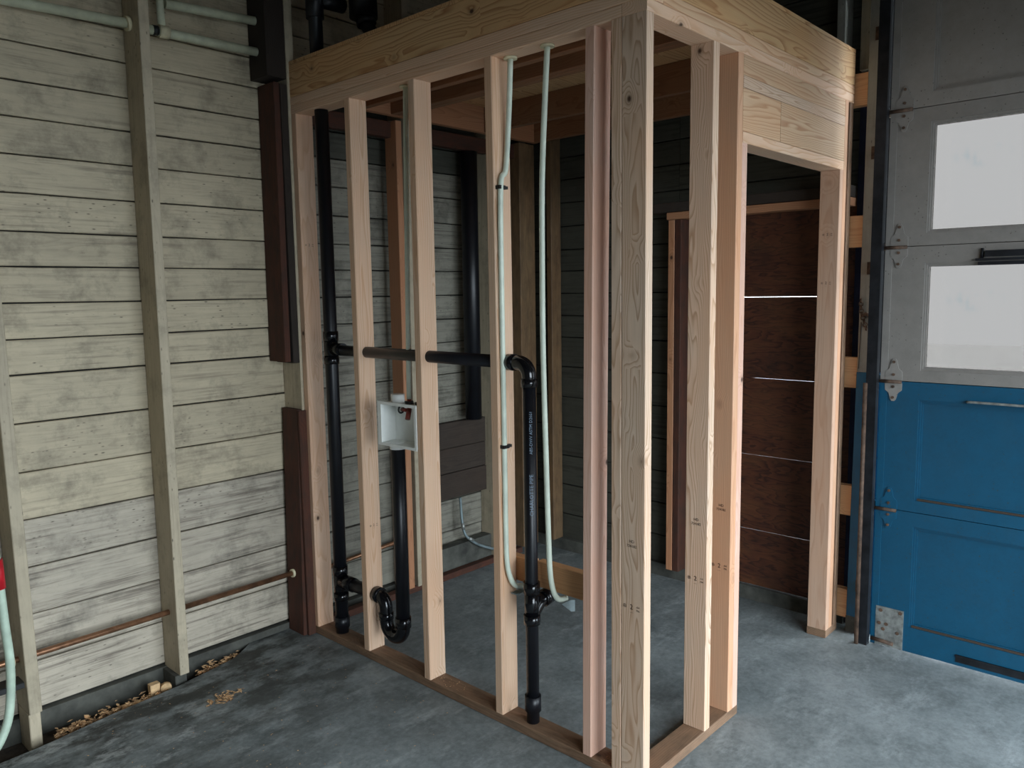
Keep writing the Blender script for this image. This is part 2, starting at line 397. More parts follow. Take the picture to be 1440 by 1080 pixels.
def text(name, s, size, origin, right, up, mat, parent):
    """flat print: a text outline lying on a surface"""
    if (s, size) not in TXT:
        cu = bpy.data.curves.new('print', 'FONT'); cu.body = s; cu.size = size*U; cu.align_x = 'CENTER'; cu.align_y = 'CENTER'; cu.resolution_u = 2
        t = bpy.data.objects.new('print', cu); COL.objects.link(t)
        dg = bpy.context.evaluated_depsgraph_get(); dg.update()
        TXT[(s, size)] = bpy.data.meshes.new_from_object(t.evaluated_get(dg))
        bpy.data.objects.remove(t); bpy.data.curves.remove(cu)
    me = TXT[(s, size)].copy(); me.materials.clear(); me.materials.append(mat)
    R, Up = Vector(right), Vector(up); N = R.cross(Up)
    Mx = Matrix(((R.x, Up.x, N.x), (R.y, Up.y, N.y), (R.z, Up.z, N.z)))
    me.transform(Mx.to_4x4())
    o = bpy.data.objects.new(name, me); return place(o, origin, parent)

# ================================================================== THE SETTING
JZ = [1.5, 9.05, 16.6, 24, 31.4, 38.75, 46.2, 53.5, 58.8, 64.2, 69.6, 74.75, 80.3, 85.9, 91.3, 96.5, 102, 107.2, 112.9, 118.2, 123.6, 129, 134.4, 138]
# floor slab with a ragged edge along the boarded wall, trench beyond it
fl = MB().prism([(ROOM_X0, ROOM_Y0-2), (72, ROOM_Y0-2), (72, 80.4), (-10.5, 80.4), (-12.5, 78.8), (-15.5, 76.7), (-20, 75.6), (-27, 74.2), (-33, 73.6), (-38, 73.2), (-44, 72.3), (-49, 71.6), (-60, 71.0), (ROOM_X0, 70.5)], 'z', -6, 0).build('floor', M['concrete'], origin=(0, 0, 0))
tag(fl, 'grey stained concrete slab floor of the garage', 'floor', kind='structure')
tr = MB().box((ROOM_X0, 69, -9), (-10, 82, -2.6)).build('ground_trench', M['dirt']); tag(tr, 'dark dirt in the gap between slab and boarded wall', 'ground', kind='structure')
gd = MB().box((-700, -900, -8), (900, 800, -6.2)).build('ground_outside', M['ground']); ap = MB().box((74, -300, -6.1), (900, 300, -.6)).build('ground_added_apron', plain('added_bright_apron', (246, 246, 244), .9, var=.02, scale=2)); tag(ap, 'added bright ground outside that whitens the garage door panes', 'ground', kind='structure')  # apron added very bright so the lower panes stay white
tag(gd, 'dark asphalt ground outside the garage', 'ground', kind='structure')  # unseen ground, made dark to limit light bouncing indoors

# boarded wall (behind the plumbing wall)
wl = MB().box((ROOM_X0, 82, -3), (72, 83.5, CEIL)).build('wall_left', M['wallback'])
tag(wl, 'painted horizontal board wall with exposed studs on the left', 'wall', kind='structure')
for i in range(len(JZ)-1):
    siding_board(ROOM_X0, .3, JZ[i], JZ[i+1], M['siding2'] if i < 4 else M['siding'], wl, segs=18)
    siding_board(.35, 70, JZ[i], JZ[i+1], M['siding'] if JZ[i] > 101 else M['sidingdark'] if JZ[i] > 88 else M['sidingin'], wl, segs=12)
MB().box((ROOM_X0, 80.2, -6), (70, 82.4, 1.25)).build('foundation_curb', M['curb'], wl)
MB().box((33, 77.6, 0.02), (60.5, 80.1, 6.6)).build('concrete_curb_block', M['curb'], wl)
board('wall_stud', (-49.4, 75, 3.6), (-47.7, 80.9, CEIL), 'z', M['wallstud'], wl, lean=(-1.2, 0, 0))
board('stud_foot_block', (-48.9, 75.3, -2.6), (-47.3, 80.1, 3.55), 'z', M['wallstud'], wl)
board('wall_stud', (-26.1, 75, 1.2), (-24.5, 80.9, CEIL), 'z', M['wallstud'], wl, lean=(.4, 0, 0), segs=8, bow=-.0)
board('stud_foot_block', (-27.0, 75.4, -2.6), (-25.0, 80.1, 1.15), 'z', M['curb'], wl)
board('wall_stud', (-.45, 75, 0), (1.1, 80.9, CEIL), 'z', M['wallstud'], wl)
board('dark_batten', (-4.3, 75.1, 103), (-.5, 80.8, CEIL), 'z', M['black'], wl)
board('red_batten', (-3.1, 75.4, 52.6), (-1.9, 80.8, 102.2), 'z', M['redbrown'], wl, lean=(0.3, 0, 0))
board('dark_batten', (-1.85, 75.0, 52.3), (-.5, 80.7, 102.0), 'z', M['black'], wl, lean=(-.1, 0, 0))
board('red_batten', (-1.9, 75.0, 0.05), (-.95, 80.15, 43.6), 'z', M['redbrown'], wl, lean=(.8, 0, 0))
board('red_batten', (-1.6, 74.3, 0.05), (-.02, 74.95, 43.4), 'z', M['redbrown'], wl)
board('wall_stud', (26.6, 75.2, 1.3), (28.2, 80.9, CEIL), 'z', M['wallstud'], wl)
board('new_wall_stud', (24.0, 75.0, 1.5), (25.5, 78.6, 99.4), 'z', M['inner'], wl)
board('wall_stud', (52, 75.2, 1.3), (53.6, 80.9, CEIL), 'z', M['wallstud'], wl)
board('corner_post', (61, 75, 1.5), (66.4, 79.5, 99.6), 'z', M['oldpost'], wl)
board('dark_plank', (28.4, 79.0, 29.3), (61, 80.7, 35.2), 'x', M['darkboard'], wl)
board('dark_plank', (28.4, 79.1, 23.5), (61, 80.7, 29.2), 'x', M['darkboard'], wl)
board('dark_plank', (28.4, 78.9, 17.5), (61, 80.7, 23.4), 'x', M['darkboard'], wl)
board('sill_board', (3.6, 75.6, 0.02), (61, 77.4, 1.4), 'x', M['redbrown'], wl)
board('blocking_board', (3.6, 76.6, 96.2), (61, 78.2, 99.4), 'x', M['redbrown'], wl)

# wall with the garage door
wr = MB().box((72.2, -99, 0), (73, -95, CEIL)).box((72.2, 37.4, 0), (73, 83.5, CEIL)).box((72.2, -5, 82.5), (73, 37.4, CEIL)).box((72.2, -95, 118), (73, -5, CEIL)).box((72.2, ROOM_Y0-2, 0), (73, -99, CEIL)).build('wall_right', M['wallback'])
tag(wr, 'boarded wall that holds the garage door on the right', 'wall', kind='structure')
for i in range(len(JZ)-1):
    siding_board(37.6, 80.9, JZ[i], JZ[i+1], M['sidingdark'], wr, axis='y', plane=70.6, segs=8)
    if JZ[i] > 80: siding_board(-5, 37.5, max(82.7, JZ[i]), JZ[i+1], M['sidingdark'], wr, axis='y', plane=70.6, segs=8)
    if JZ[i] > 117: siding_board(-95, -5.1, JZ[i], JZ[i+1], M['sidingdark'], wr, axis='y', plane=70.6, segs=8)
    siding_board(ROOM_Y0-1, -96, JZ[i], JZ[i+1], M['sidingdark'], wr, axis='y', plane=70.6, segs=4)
MB().box((69.3, 0, -.5), (72, 80.2, 2.9)).build('foundation_curb', M['curb'], wr)
MB().box((70.2, -5.2, 0), (71.2, .3, 112)).build('navy_sheathing', M['navy'], wr)
board('wall_stud', (66.6, 70, 3), (70.2, 71.5, CEIL), 'z', M['oldpost'], wr)
board('opening_jamb', (66.6, 36.3, 3), (70.2, 37.8, 79.3), 'z', M['inner'], wr)
board('opening_jamb', (66.6, 34.7, 3), (70.2, 36.2, 79.3), 'z', M['redbrown'], wr)
board('opening_head', (66.6, .5, 79.4), (70.2, 38.2, 80.9), 'y', M['inner'], wr)
board('rough_beam', (66.8, .5, 81.0), (70.3, 42, 83.0), 'y', M['darkboard'], wr)
for z0, z1 in ((63.05, 82.6), (46.64, 62.97), (30.7, 46.57), (14.9, 30.62), (3, 14.8)):
    board('plywood_panel', (70.3, .2, z0), (70.9, 37.75, z1), 'y', M['ply'], wr, ch=.03)
board('slit_light_stop', (71.0, -2, 3), (72.0, 5.8, 82.5), 'z', M['darkboard'], wr)  # added strips behind the plywood that cut off the slit light
board('slit_light_stop', (71.0, 20.2, 40), (71.6, 37.6, 52), 'y', M['darkboard'], wr)
board('slit_light_stop', (71.0, 24.5, 55), (71.6, 37.6, 70), 'y', M['darkboard'], wr)
board('wall_stud', (66.6, 2.1, 107), (70.2, 3.6, CEIL), 'z', M['greystud'], wr)
board('wall_stud', (68.8, -1.95, 103), (70.2, .2, CEIL), 'z', M['wallstud'], wr)
for z0, z1 in ((96.4, 102), (71.8, 77.4), (46.4, 52.0), (22.4, 28.1), (2.6, 8.1)):
    board('blocking', (66.6, -2.3, z0), (68.1, .9, z1), 'y', M['orange'], wr)
ja = board('door_jamb', (66.5, -4.9, 49.4), (68.2, -2.1, CEIL), 'z', M['greystud'], wr, lean=(0, -.2, 0))
jb = board('door_jamb', (66.5, -4.8, 3.2), (68.2, -1.75, 49.35), 'z', M['bluejamb'], wr, lean=(0, -.35, 0))
board('jamb_foot', (66.45, -4.7, .02), (68.2, -1.5, 3.15), 'z', M['curb'], wr)
board('jamb_edge', (68.2, -6.9, .02), (69.6, -4.9, 49.3), 'z', M['bluejamb'], wr)
board('jamb_edge', (68.2, -6.9, 49.4), (69.6, -4.9, CEIL), 'z', M['track'], wr)
board('door_header', (66.5, -95, 118), (70, -5, 129), 'y', M['greystud'], wr)

# the two walls behind the camera and the ceiling, with the daylight openings
b = MB(); x0, x1, z0, z1 = OPEN_A
b.box((ROOM_X0, ROOM_Y0-2, 0), (x0, ROOM_Y0, CEIL)).box((x1, ROOM_Y0-2, 0), (72, ROOM_Y0, CEIL)).box((x0, ROOM_Y0-2, z1), (x1, ROOM_Y0, CEIL))
tag(b.build('wall_front', M['roomwall']), 'painted wall with a wide open doorway behind the viewer', 'wall', kind='structure')
b = MB().box((ROOM_X0-2, ROOM_Y0-2, 0), (ROOM_X0, 83.5, CEIL))
tag(b.build('wall_back', M['roomwall']), 'plain painted wall on the far left side behind the viewer', 'wall', kind='structure')
tag(MB().box((ROOM_X0-2, ROOM_Y0-2, CEIL), (73, 83.5, CEIL+2)).build('ceiling', M['ceil']), 'dark boarded ceiling high above the garage', 'ceiling', kind='structure')

# ================================================================== GARAGE DOOR
SEAM = [.3, 25.7, 48.45, 71.4, 93.95, 117]
gdoor = thing('door_1', (65, -65, 0), 'sectional garage door, grey with windows above and blue below', 'garage door', kind='structure')
PN = [(-13.3-21.3*i, -13.3-21.3*i-18.6) for i in range(4)]
RECT = [(4.9, 23.1), (27.8, 45.4), (50.45, 68.5), (73.5, 91.55), (96.3, 114.4)]
DY1, DY0 = -7.2, -95.0
for k in range(5):
    z0, z1 = SEAM[k]+.06, SEAM[k+1]-.06; p0, p1 = RECT[k]; m = M['doorblue'] if k < 2 else M['doorgrey']
    b = MB(); F0, F1 = 64.0, 65.4
    b.box((F0, DY0, z0), (F1, DY1, p0)).box((F0, DY0, p1), (F1, DY1, z1))
    ys = [DY1]+[v for a in PN for v in a]+[DY0]
    for j in range(0, len(ys), 2): b.box((F0, ys[j+1], p0), (F1, ys[j], p1))
    sec = b.build('door_section', m, gdoor)
    sec['label'] = ('blue bottom section', 'blue section with recessed panels', 'grey section with windows', 'grey upper section with windows', 'grey top section with solid panels')[k]
    MB().box((63.86, -8.1, z0), (63.99, DY1+.25, z1)).build('edge_strip', m, sec)
    MB().box((65.42, DY0, z1-.5), (65.7, DY1+1, z1+.8)).build('seam_lip', m, sec)
    for (ya, yb) in PN:
        g = MB()
        for d, xx in ((.0, 64.25), (.28, 64.5)):           # stepped moulding round the opening
            a0, a1, c0, c1 = ya-d, yb+d, p0+d, p1-d; t = .3
            g.box((xx, a1, c0), (F1-.1, a0, c0+t)).box((xx, a1, c1-t), (F1-.1, a0, c1)).box((xx, a1, c0+t), (F1-.1, a1+t, c1-t)).box((xx, a0-t, c0+t), (F1-.1, a0, c1-t))
        g.build('moulding', m, sec)
        if k < 2: MB().box((64.18, yb+.35, p0+.02), (64.6, ya-.35, p0+.36)).build('worn_bead', M['darkboard'], sec)
        if k in (2, 3): MB().box((64.85, yb+.55, p0+.55), (64.97, ya-.55, p1-.55)).build('window_pane', M['glass'], sec)
        else: MB().box((64.75, yb+.3, p0+.3), (65.1, ya-.3, p1-.3)).build('panel', m, sec)
def hinge(yc, zc, mat, sec, lower):
    up = [(-1.4, .15), (1.4, .15), (1.35, 1.6), (.75, 2.2), (.45, 3.5), (.2, 3.85), (-.2, 3.85), (-.45, 3.5), (-.75, 2.2), (-1.35, 1.6)]
    g = MB().prism([(yc+y, zc+z) for y, z in up], 'x', 63.8, 63.98).prism([(yc+y, zc-z*.85-.25) for y, z in up], 'x', 63.8, 63.98)
    h = g.build('hinge', mat, sec)
    k = MB().tube([(63.55, yc-1.35, zc-.1), (63.55, yc+2.3, zc-.1)], .3, 10).build('hinge_pin', M['rust'], sec)
    g = MB()
    for dz in (1.1, 3.3, -1.0, -2.9): g.tube([(63.82, yc, zc+dz), (63.6, yc, zc+dz)], .24, 8)
    g.build('hinge_bolts', M['rust'], sec)
secs = [o for o in gdoor.children]
for k, z in enumerate(SEAM[1:5]):
    hinge(-9.15, z, M['doorblue'] if k == 0 else M['doorgrey'], secs[k+1], secs[k])
g = MB().box((63.8, -12.4, .4), (63.97, -7.75, 7.6)); g.build('corner_bracket', M['steelplate'], secs[0])
g = MB()
for y, z in ((-8.6, 6.9), (-11.9, 7.1), (-8.4, 4.5), (-9.6, 4.5), (-11.5, 3.3), (-9.1, 3.5)): g.tube([(63.82, y, z), (63.7, y, z)], .32, 8)
g.tube([(63.3, -7.2, 1.5), (63.3, -11, 1.3)], .35, 8); g.build('bracket_bolts', M['rust'], secs[0])
g = MB().box((63.88, -36, 1.0), (63.99, -20.9, 2.3)).box((63.72, -36, 1.9), (63.99, -20.9, 2.3)); g.build('lift_slot', M['track'], secs[0])
g = MB().tube(smooth([(63.98, -20.7, 45.7), (63.3, -20.9, 45.75), (63.1, -21.6, 45.8), (63.1, -28, 45.8), (63.1, -34, 45.8), (63.3, -34.6, 45.75), (63.98, -34.8, 45.7)], 4), .22, 10); g.build('lift_handle', M['steelplate'], secs[1])
g = MB().box((63.2, -46, 69.2), (63.98, -22.2, 70.2)).box((63.5, -46, 67.9), (63.9, -21.2, 68.45)).box((63.1, -46, 68.6), (63.5, -20.9, 69.0)).tube([(63.7, -21.7, 69), (63.7, -21.7, 70.6)], .22, 8)
g.build('latch_bar', M['track'], secs[2])
# vertical track in front of the jamb
tk = thing('door_track', (63, -6, 0), 'dark steel vertical door track beside the garage door', 'door track')
MB().box((62.0, -6.75, .3), (62.14, -5.15, CEIL-3)).box((62.0, -6.9, .3), (63.4, -6.75, CEIL-3)).box((63.0, -5.2, .3), (63.7, -5.05, CEIL-3)).build('channel', M['track'], tk)
MB().tube([(61.75, -5.2, .3), (61.75, -5.15, 48)], .38, 10).build('rusty_guide', M['rust'], tk)
for z in (9.3, 68, 88, 108): MB().box((63.7, -5.1, z-1.1), (66.4, -4.9, z+1.1)).box((66.25, -5.0, z-1.1), (66.42, -3.2, z+1.1)).build('track_bracket', M['rust'], tk)
ch = MB()
for i in range(9):
    zz = 62.3-i*.62; yy = -2.35-.06*i-(.16*max(0, i-4))
    ring = arc((66.25, yy, zz), .38, 0, 2*math.pi, 10, ((0, 1, 0), (0, 0, 1)) if i % 2 else ((.6, .5, 0), (0, 0, 1)))
    ch.tube(ring, .1, 6, caps=False)
ch.tube(smooth([(66.3, -2.8, 59.6), (66.1, -3.5, 59.9), (66.1, -4.3, 59.2), (66.2, -4.7, 58.0)], 4), .33, 8)
ch.tube([(66.35, -2.5, 58.4), (66.38, -2.3, 50)], .07, 6)
tag(ch.build('chain', M['rust']), 'rusty chain hanging on the grey door jamb', 'chain')

# ================================================================== FRAMED ENCLOSURE
H = 96.87
# --- plumbing wall (x = 0 face)
pw = thing('stud_wall', (1.75, 37, 0), 'open stud wall frame carrying the black drain pipes', 'stud wall')
board('sole_plate', (0, 3.55, .02), (3.5, 75, 1.48), 'y', M['sole'], pw)
studs = [(73.45, M['endfir'], (0, 0, 0), 0), (57.6, M['fir'], (0, 0, 0), 0), (41.3, M['fir'], (0, 0, 0), .08), (25.0, M['fir'], (0, .1, 0), -.15), (7.95, M['pink'], (0, -.95, 0), .1)]
ST = []
for y, m, le, bw in studs:
    ST.append(board('stud', (0, y, 1.5), (3.5, y+1.5, H), 'z', m, pw, lean=le, bow=bw, segs=8, ch=.13))
corner2 = board('stud', (0, 3.55, 1.5), (3.5, 5.05, H), 'z', M['fir2'], pw, ch=.08)
board('top_plate', (0, 3.55, H+.02), (3.5, 75, 98.36), 'y', M['fir'], pw)
board('top_plate', (0, 0, 98.39), (3.5, 75, 99.86), 'y', M['fir'], pw)
board('backing_block', (3.52, 9.6, 21.6), (5.0, 20.8, 25.5), 'y', M['orange'], pw)
board('backing_block', (3.52, 21.8, 21.6), (5.0, 26.8, 25.3), 'y', M['orange'], pw)
# --- door wall (y = 0 face)
dw = thing('stud_wall', (33, 1.75, 0), 'framed stud wall with a doorway and boxed header', 'stud wall')
board('sole_plate', (0, 0, .02), (25.8, 3.5, 1.48), 'x', M['sole'], dw)
board('sole_plate', (60.8, 0, .02), (66.2, 3.5, 1.48), 'x', M['sole'], dw)
cp = board('corner_stud', (0, 0, 1.5), (1.5, 3.5, H), 'z', M['fir2'], dw, ch=.08)
sa = board('stud', (15.86, 0, 1.5), (17.36, 3.5, H), 'z', M['fir2'], dw, segs=8, lean=(.1, 0, 0))
sb = board('king_stud', (22.8, 0, 1.5), (24.28, 3.5, H), 'z', M['king'], dw)
board('jack_stud', (24.3, 0, 1.5), (25.8, 3.5, 84.98), 'z', M['pink'], dw)
sr = board('jack_stud', (60.8, 0, 1.5), (62.25, 3.5, 84.98), 'z', M['jackr'], dw)
board('king_stud', (62.3, 0, 1.5), (63.75, 3.5, H), 'z', M['king'], dw)
board('end_stud', (64.7, .05, 1.5), (66.2, 3.5, H), 'z', M['sole'], dw)
board('top_plate', (0, 0, H+.02), (66.2, 3.5, 98.36), 'x', M['fir'], dw)
board('top_plate', (3.55, 0, 98.39), (66.2, 3.5, 99.86), 'x', M['header'], dw)
board('header_board', (24.35, .05, 94.15), (62.25, 3.4, H-.02), 'x', M['header'], dw, ch=.05)
board('header_flat', (24.35, 0, 92.5), (62.25, 3.5, 94.1), 'x', M['fir2'], dw, ch=.06)
board('header_board', (24.35, .05, 86.6), (36.45, 3.4, 92.45), 'x', M['header'], dw, ch=.05)
board('header_board', (36.5, .02, 86.6), (62.25, 3.4, 92.45), 'x', M['header'], dw, ch=.05)
board('header_flat', (24.35, 0, 85.02), (62.25, 3.5, 86.55), 'x', M['fir'], dw, ch=.06)
# --- ceiling frame on top
cf = thing('ceiling_frame', (33, 37, 99.9), 'joist and rim board ceiling frame on top of the stud walls', 'ceiling frame')
board('rim_board', (0, 0, 99.9), (1.5, 75, 105.4), 'y', M['rim'], cf, ch=.08)
board('rim_board', (1.55, 0, 99.9), (66.2, 1.5, 105.4), 'x', M['rim'], cf, ch=.08)
board('ledger_board', (1.55, 73.5, 99.9), (66.2, 74.95, 105.4), 'x', M['inner'], cf, ch=.08)
for xj, dz in ((14.0, 0), (21.6, 0), (23.2, 0), (47.9, 0), (64.7, 0)):
    board('joist', (xj, 1.55, 99.95), (xj+1.5, 73.45, 105.4), 'y', M['dimfir'], cf)
MB().box((0, 0, 105.42), (66.2, 75, 106.0)).build('deck_panel', M['rim'], cf)

# grade stamps and the printed words
def stamp(parent, org, right, name='grade_stamp', s=1.0, num=True):
    r = Vector(right); o = Vector(org)
    text(name, '2', .95*s, o, right, (0, 0, 1), M['ink'], parent)
    text(name, '__', .5*s, o+Vector((0, 0, -.52*s)), right, (0, 0, 1), M['ink'], parent)
    text(name, '\u00ae', .7*s, o-r*1.0*s+Vector((0, 0, -.05)), right, (0, 0, 1), M['ink'], parent)
    text(name, 'AA', .36*s, o+r*1.0*s+Vector((0, 0, .17*s)), right, (0, 0, 1), M['ink'], parent)
    text(name, 'MA', .36*s, o+r*1.0*s+Vector((0, 0, -.3*s)), right, (0, 0, 1), M['ink'], parent)
def mill(parent, org, right):
    o = Vector(org)
    text('mill_stamp', 'HD', .55, o+Vector((0, 0, .3)), right, (0, 0, 1), M['ink'], parent)
    text('mill_stamp', '724182', .5, o+Vector((0, 0, -.3)), right, (0, 0, 1), M['ink'], parent)
RY = (0, -1, 0)                       # on faces turned to -x the print runs toward -y
mill(cp, (-.03, 1.9, 32.9), RY); stamp(cp, (-.03, 1.9, 24.6), RY)
mill(sa, (15.80, 1.75, 32.2), RY); stamp(sa, (15.79, 1.75, 23.9), RY)
mill(sb, (22.76, 1.6, 32.8), RY); stamp(sb, (22.76, 1.75, 23.9), RY)
RX = (1, 0, 0)
stamp(ST[1], (1.9, 57.55, 24.2), RX, s=.7); stamp(ST[0], (1.6, 73.41, 73.8), RX, s=.7)
stamp(sr, (60.76, 1.9, 74), RY, s=.7); stamp(sr, (60.76, 1.9, 65.5), RY, s=.7)

# ================================================================== DRAIN PIPING
X = 1.75; SY = 68.1; SR = 1.19; VR = .95
dp = thing('drain_piping', (X, SY, 0), 'black plastic drain and vent piping running through the stud wall', 'drain pipe')
def hub(mb, a, b, r, e=.16): mb.tube([a, b], r+e, 20)
MB().tube([(X, SY, 1.55), (X, SY, 96.8)], SR, 20).build('stack_pipe', M['abs'], dp)
MB().tube([(X, SY+.6, 106.2), (X, SY+.9, 134)], SR, 20).build('vent_pipe', M['abs'], dp)
g = MB(); hub(g, (X, SY+.75, 112.3), (X, SY+.8, 118.5), SR, .35); hub(g, (X+1, SY+.8, 115.7), (X+6, SY+.8, 115.9), SR, .1); g.build('vent_tee', M['abs'], dp)
g = MB(); hub(g, (X, SY, 52.3), (X, SY, 53.6), SR, .2); hub(g, (X, SY, 53.4), (X, SY, 56.8), SR, .1); hub(g, (X, SY, 56.5), (X, SY, 58.2), SR, .2)
hub(g, (X, SY-1, 55.0), (X, SY-3.6, 55.0), VR, .18); g.build('vent_tee', M['absg'], dp)
AZ = 54.85
MB().tube([(X, SY-2, AZ), (X, 22.9, AZ-.1)], VR, 18).build('vent_arm', M['abs'], dp)
EY = 20.4
pts = [(X, 24.2, AZ-.1)]+arc((X, EY+1.9, AZ-2.0), 1.9, math.pi/2, math.pi, 8, ((0, 1, 0), (0, 0, 1)))+[(X, EY, 51.6)]
g = MB().tube(pts, VR+.12, 18); hub(g, (X, 23.0, AZ-.1), (X, 24.3, AZ-.1), VR, .25); hub(g, (X, EY, 51.4), (X, EY, 52.6), VR, .25); g.build('elbow', M['absg'], dp)
p2 = MB().tube([(X, EY, 1.5), (X, EY, 52)], VR, 20).build('drop_pipe', M['abs'], dp)
g = MB(); hub(g, (X, EY, 16.6), (X, EY, 18.0), VR, .28); hub(g, (X, EY, 17.8), (X, EY, 21.6), VR, .14); hub(g, (X, EY, 21.3), (X, EY, 22.9), VR, .28)
g.tube(smooth([(X, EY, 17.9), (X+1.3, EY-.1, 19.3), (X+2.2, EY-.2, 19.8), (X+3.8, EY-.3, 20.1)], 4), VR+.1, 18); hub(g, (X+2.1, EY-.2, 19.75), (X+3.6, EY-.3, 20.05), VR, .3); g.build('tee_fitting', M['absg'], dp)
g = MB(); hub(g, (X, EY, 3.3), (X, EY, 5.6), VR, .26); g.build('coupling', M['abs'], dp)
g = MB(); hub(g, (X, SY, 2.6), (X, SY, 4.6), SR, .2); g.build('coupling', M['abs'], dp)
g = MB(); hub(g, (X, SY, 7.9), (X, SY, 9.2), SR, .2); hub(g, (X, SY, 9), (X, SY, 13), SR, .1); hub(g, (X, SY, 12.8), (X, SY, 14.4), SR, .2)
g.tube([(X, SY-.8, 11.6), (X, SY-4.2, 11.6)], SR+.12, 18); g.build('drain_tee', M['absg'], dp)
TZ = 11.6; WY = 50.0
MB().tube([(X, SY-3, TZ), (X, 57.0, TZ+.1)], SR-.05, 18).build('trap_arm', M['abs'], dp)
ry = 54.7; rad = (ry-WY)/2
pts = [(X, 57.4, TZ+.1)]+arc((X, ry+1.9, TZ-1.8), 1.9, math.pi/2, math.pi, 7, ((0, 1, 0), (0, 0, 1)))
pts += [(X, ry, 8.6)]+arc((X, WY+rad, 7.6), rad, 0, -math.pi, 14, ((0, 1, 0), (0, 0, 1)))+[(X, WY, 9.4)]
g = MB().tube(pts, SR, 20); hub(g, (X, 57.3, TZ+.1), (X, 56.0, TZ+.05), SR, .2); hub(g, (X, ry+.03, 9.0), (X, ry, 7.8), SR, .14); hub(g, (X, WY, 7.6), (X, WY, 9.4), SR, .18)
g.build('trap', M['absg'], dp)
MB().tube([(X, WY, 9), (X, WY, 38.9)], SR, 20).build('standpipe', M['abs'], dp)
# second vent above the ceiling frame
g = MB().tube([(10, 66, 134), (10, 66, 113.6), (10.3, 65.2, 112), (12.5, 62.6, 106.4)], 1.25, 18); hub(g, (10, 66, 113.6), (10, 66, 123), 1.25, 1.25); hub(g, (10.1, 65.7, 113.6), (10.25, 65.4, 112.4), 1.25, .5)
v2 = g.build('vent_pipe', M['abs'], None); tag(v2, 'black vent pipe with wide fitting rising above the ceiling frame', 'vent pipe')
bs = MB().tube([(46.3, 77.0, 35.6), (46.3, 77.0, 96)], 1.9, 18); tag(bs.build('waste_stack', M['abs']), 'black vertical pipe against the boarded wall inside the enclosure', 'waste pipe')
# words printed on the drop pipe, reading upward
a = math.radians(-128); n = Vector((math.cos(a), math.sin(a), 0)); rt = Vector((0, 0, 1)); up = Vector((0, 0, 1)).cross(n)*-1
upv = n.cross(Vector((0, 0, 1)))
text('pipe_print', 'CHARLOTTE PIPE', .78, (X+n.x*(VR+.02), EY+n.y*(VR+.02), 36.0), (0, 0, 1), upv*1 if (Vector((0, 0, 1)).cross(upv)).dot(n) > 0 else -upv, M['print'], p2)
text('pipe_print', 'ABS-DWV ASTM D2661', .6, (X+n.x*(VR+.02), EY+n.y*(VR+.02), 45.0), (0, 0, 1), upv*1 if (Vector((0, 0, 1)).cross(upv)).dot(n) > 0 else -upv, M['print'], p2)

# ================================================================== WASHER OUTLET BOX
wb = thing('washer_box', (1.75, 47.6, 39.8), 'white plastic washer outlet box between two studs', 'outlet box')
y0, y1, z0, z1 = 42.9, 52.35, 39.85, 46.75; t = .16
MB().box((0, y0, z0), (3.4, y1, z0+t)).box((0, y0, z1-t), (3.4, y1, z1)).box((0, y0, z0), (3.4, y0+t, z1)).box((0, y1-t, z0), (3.4, y1, z1)).box((3.4-t, y0, z0), (3.4, y1, z1)).build('box_body', M['white'], wb)
MB().box((-.12, y0-.02, z0-.25), (0, y0+.5, z1+.25)).box((-.12, y1-.5, z0-.25), (0, y1+.4, z1+.25)).box((-.12, y0+.5, z1-.25), (0, y1-.5, z1+.25)).box((-.12, y0+.5, z0-.25), (0, y1-.5, z0+.2)).build('flange', M['white'], wb)
MB().tube([(2.4, 50.4, z1-.05), (2.4, 50.4, z1+1.3)], 1.15, 20).build('knockout_cap', M['white'], wb)
MB().tube([(X, WY, z0+.3), (X, WY, z0-.95)], 1.36, 20).build('drain_spigot', M['white'], wb)
g = MB().tube([(X, 46.7, z1+.8), (X, 46.7, z1-1.0)], .34, 12).tube([(X, 46.7, z1-.8), (.9, 46.2, z1-2.4)], .42, 12).tube([(X-.4, 46.9, z1-1.0), (X-.4, 48.2, z1-1.0)], .3, 12)
g.build('valve', M['valve'], wb)
g = MB().tube(arc((X-.5, 48.2, z1-1.0), .55, 0, 2*math.pi, 12, ((1, 0, 0), (0, 0, 1))), .16, 8, False); g.build('valve_handle', M['dark'], wb)
for yy, rr in ((46.7, .75), (44.4, .55)): MB().tube([(X, yy, z1+.02), (X, yy, z1+.5)], rr, 10).build('valve_nut', M['dark'], wb)

# ================================================================== WATER TUBING
PR = .4
def tubing(pts, label, name='water_tube'):
    t = thing(name, pts[0], label, 'water tube', 'pale green water tubes in the stud wall')
    MB().tube(smooth(pts, 6), PR, 12).build('tube', M['pex'], t)
    x, y, z = pts[0]
    MB().tube([(x, y, H-.32), (x, y, H-.02)], .95, 16).build('collar', M['putty'], t)
    return t
tubing([(X, 45.3, 96.6), (X, 45.6, 88), (X, 45.9, 77.4), (X, 46.4, 60), (X, 46.7, 47.6)], 'pale green water tube running down into the white washer box')
t2 = tubing([(2.3, 23.6, 96.6), (2.3, 24.0, 90), (1.9, 24.4, 82), (.85, 24.45, 79.4), (.75, 24.5, 66), (.8, 24.5, 45), (.8, 24.48, 30), (.9, 24.4, 25), (1.4, 24.2, 22.6), (2.2, 24.0, 21.4), (3.6, 23.9, 20.9)], 'pale green water tube strapped down the face of a stud')
for z in (79.3, 42.5): MB().box((.3, 24.1, z-.25), (1.5, 24.95, z+.25)).box((1.2, 24.3, z-.2), (2.2, 24.98, z+.2)).build('pipe_clip', M['dark'], t2)
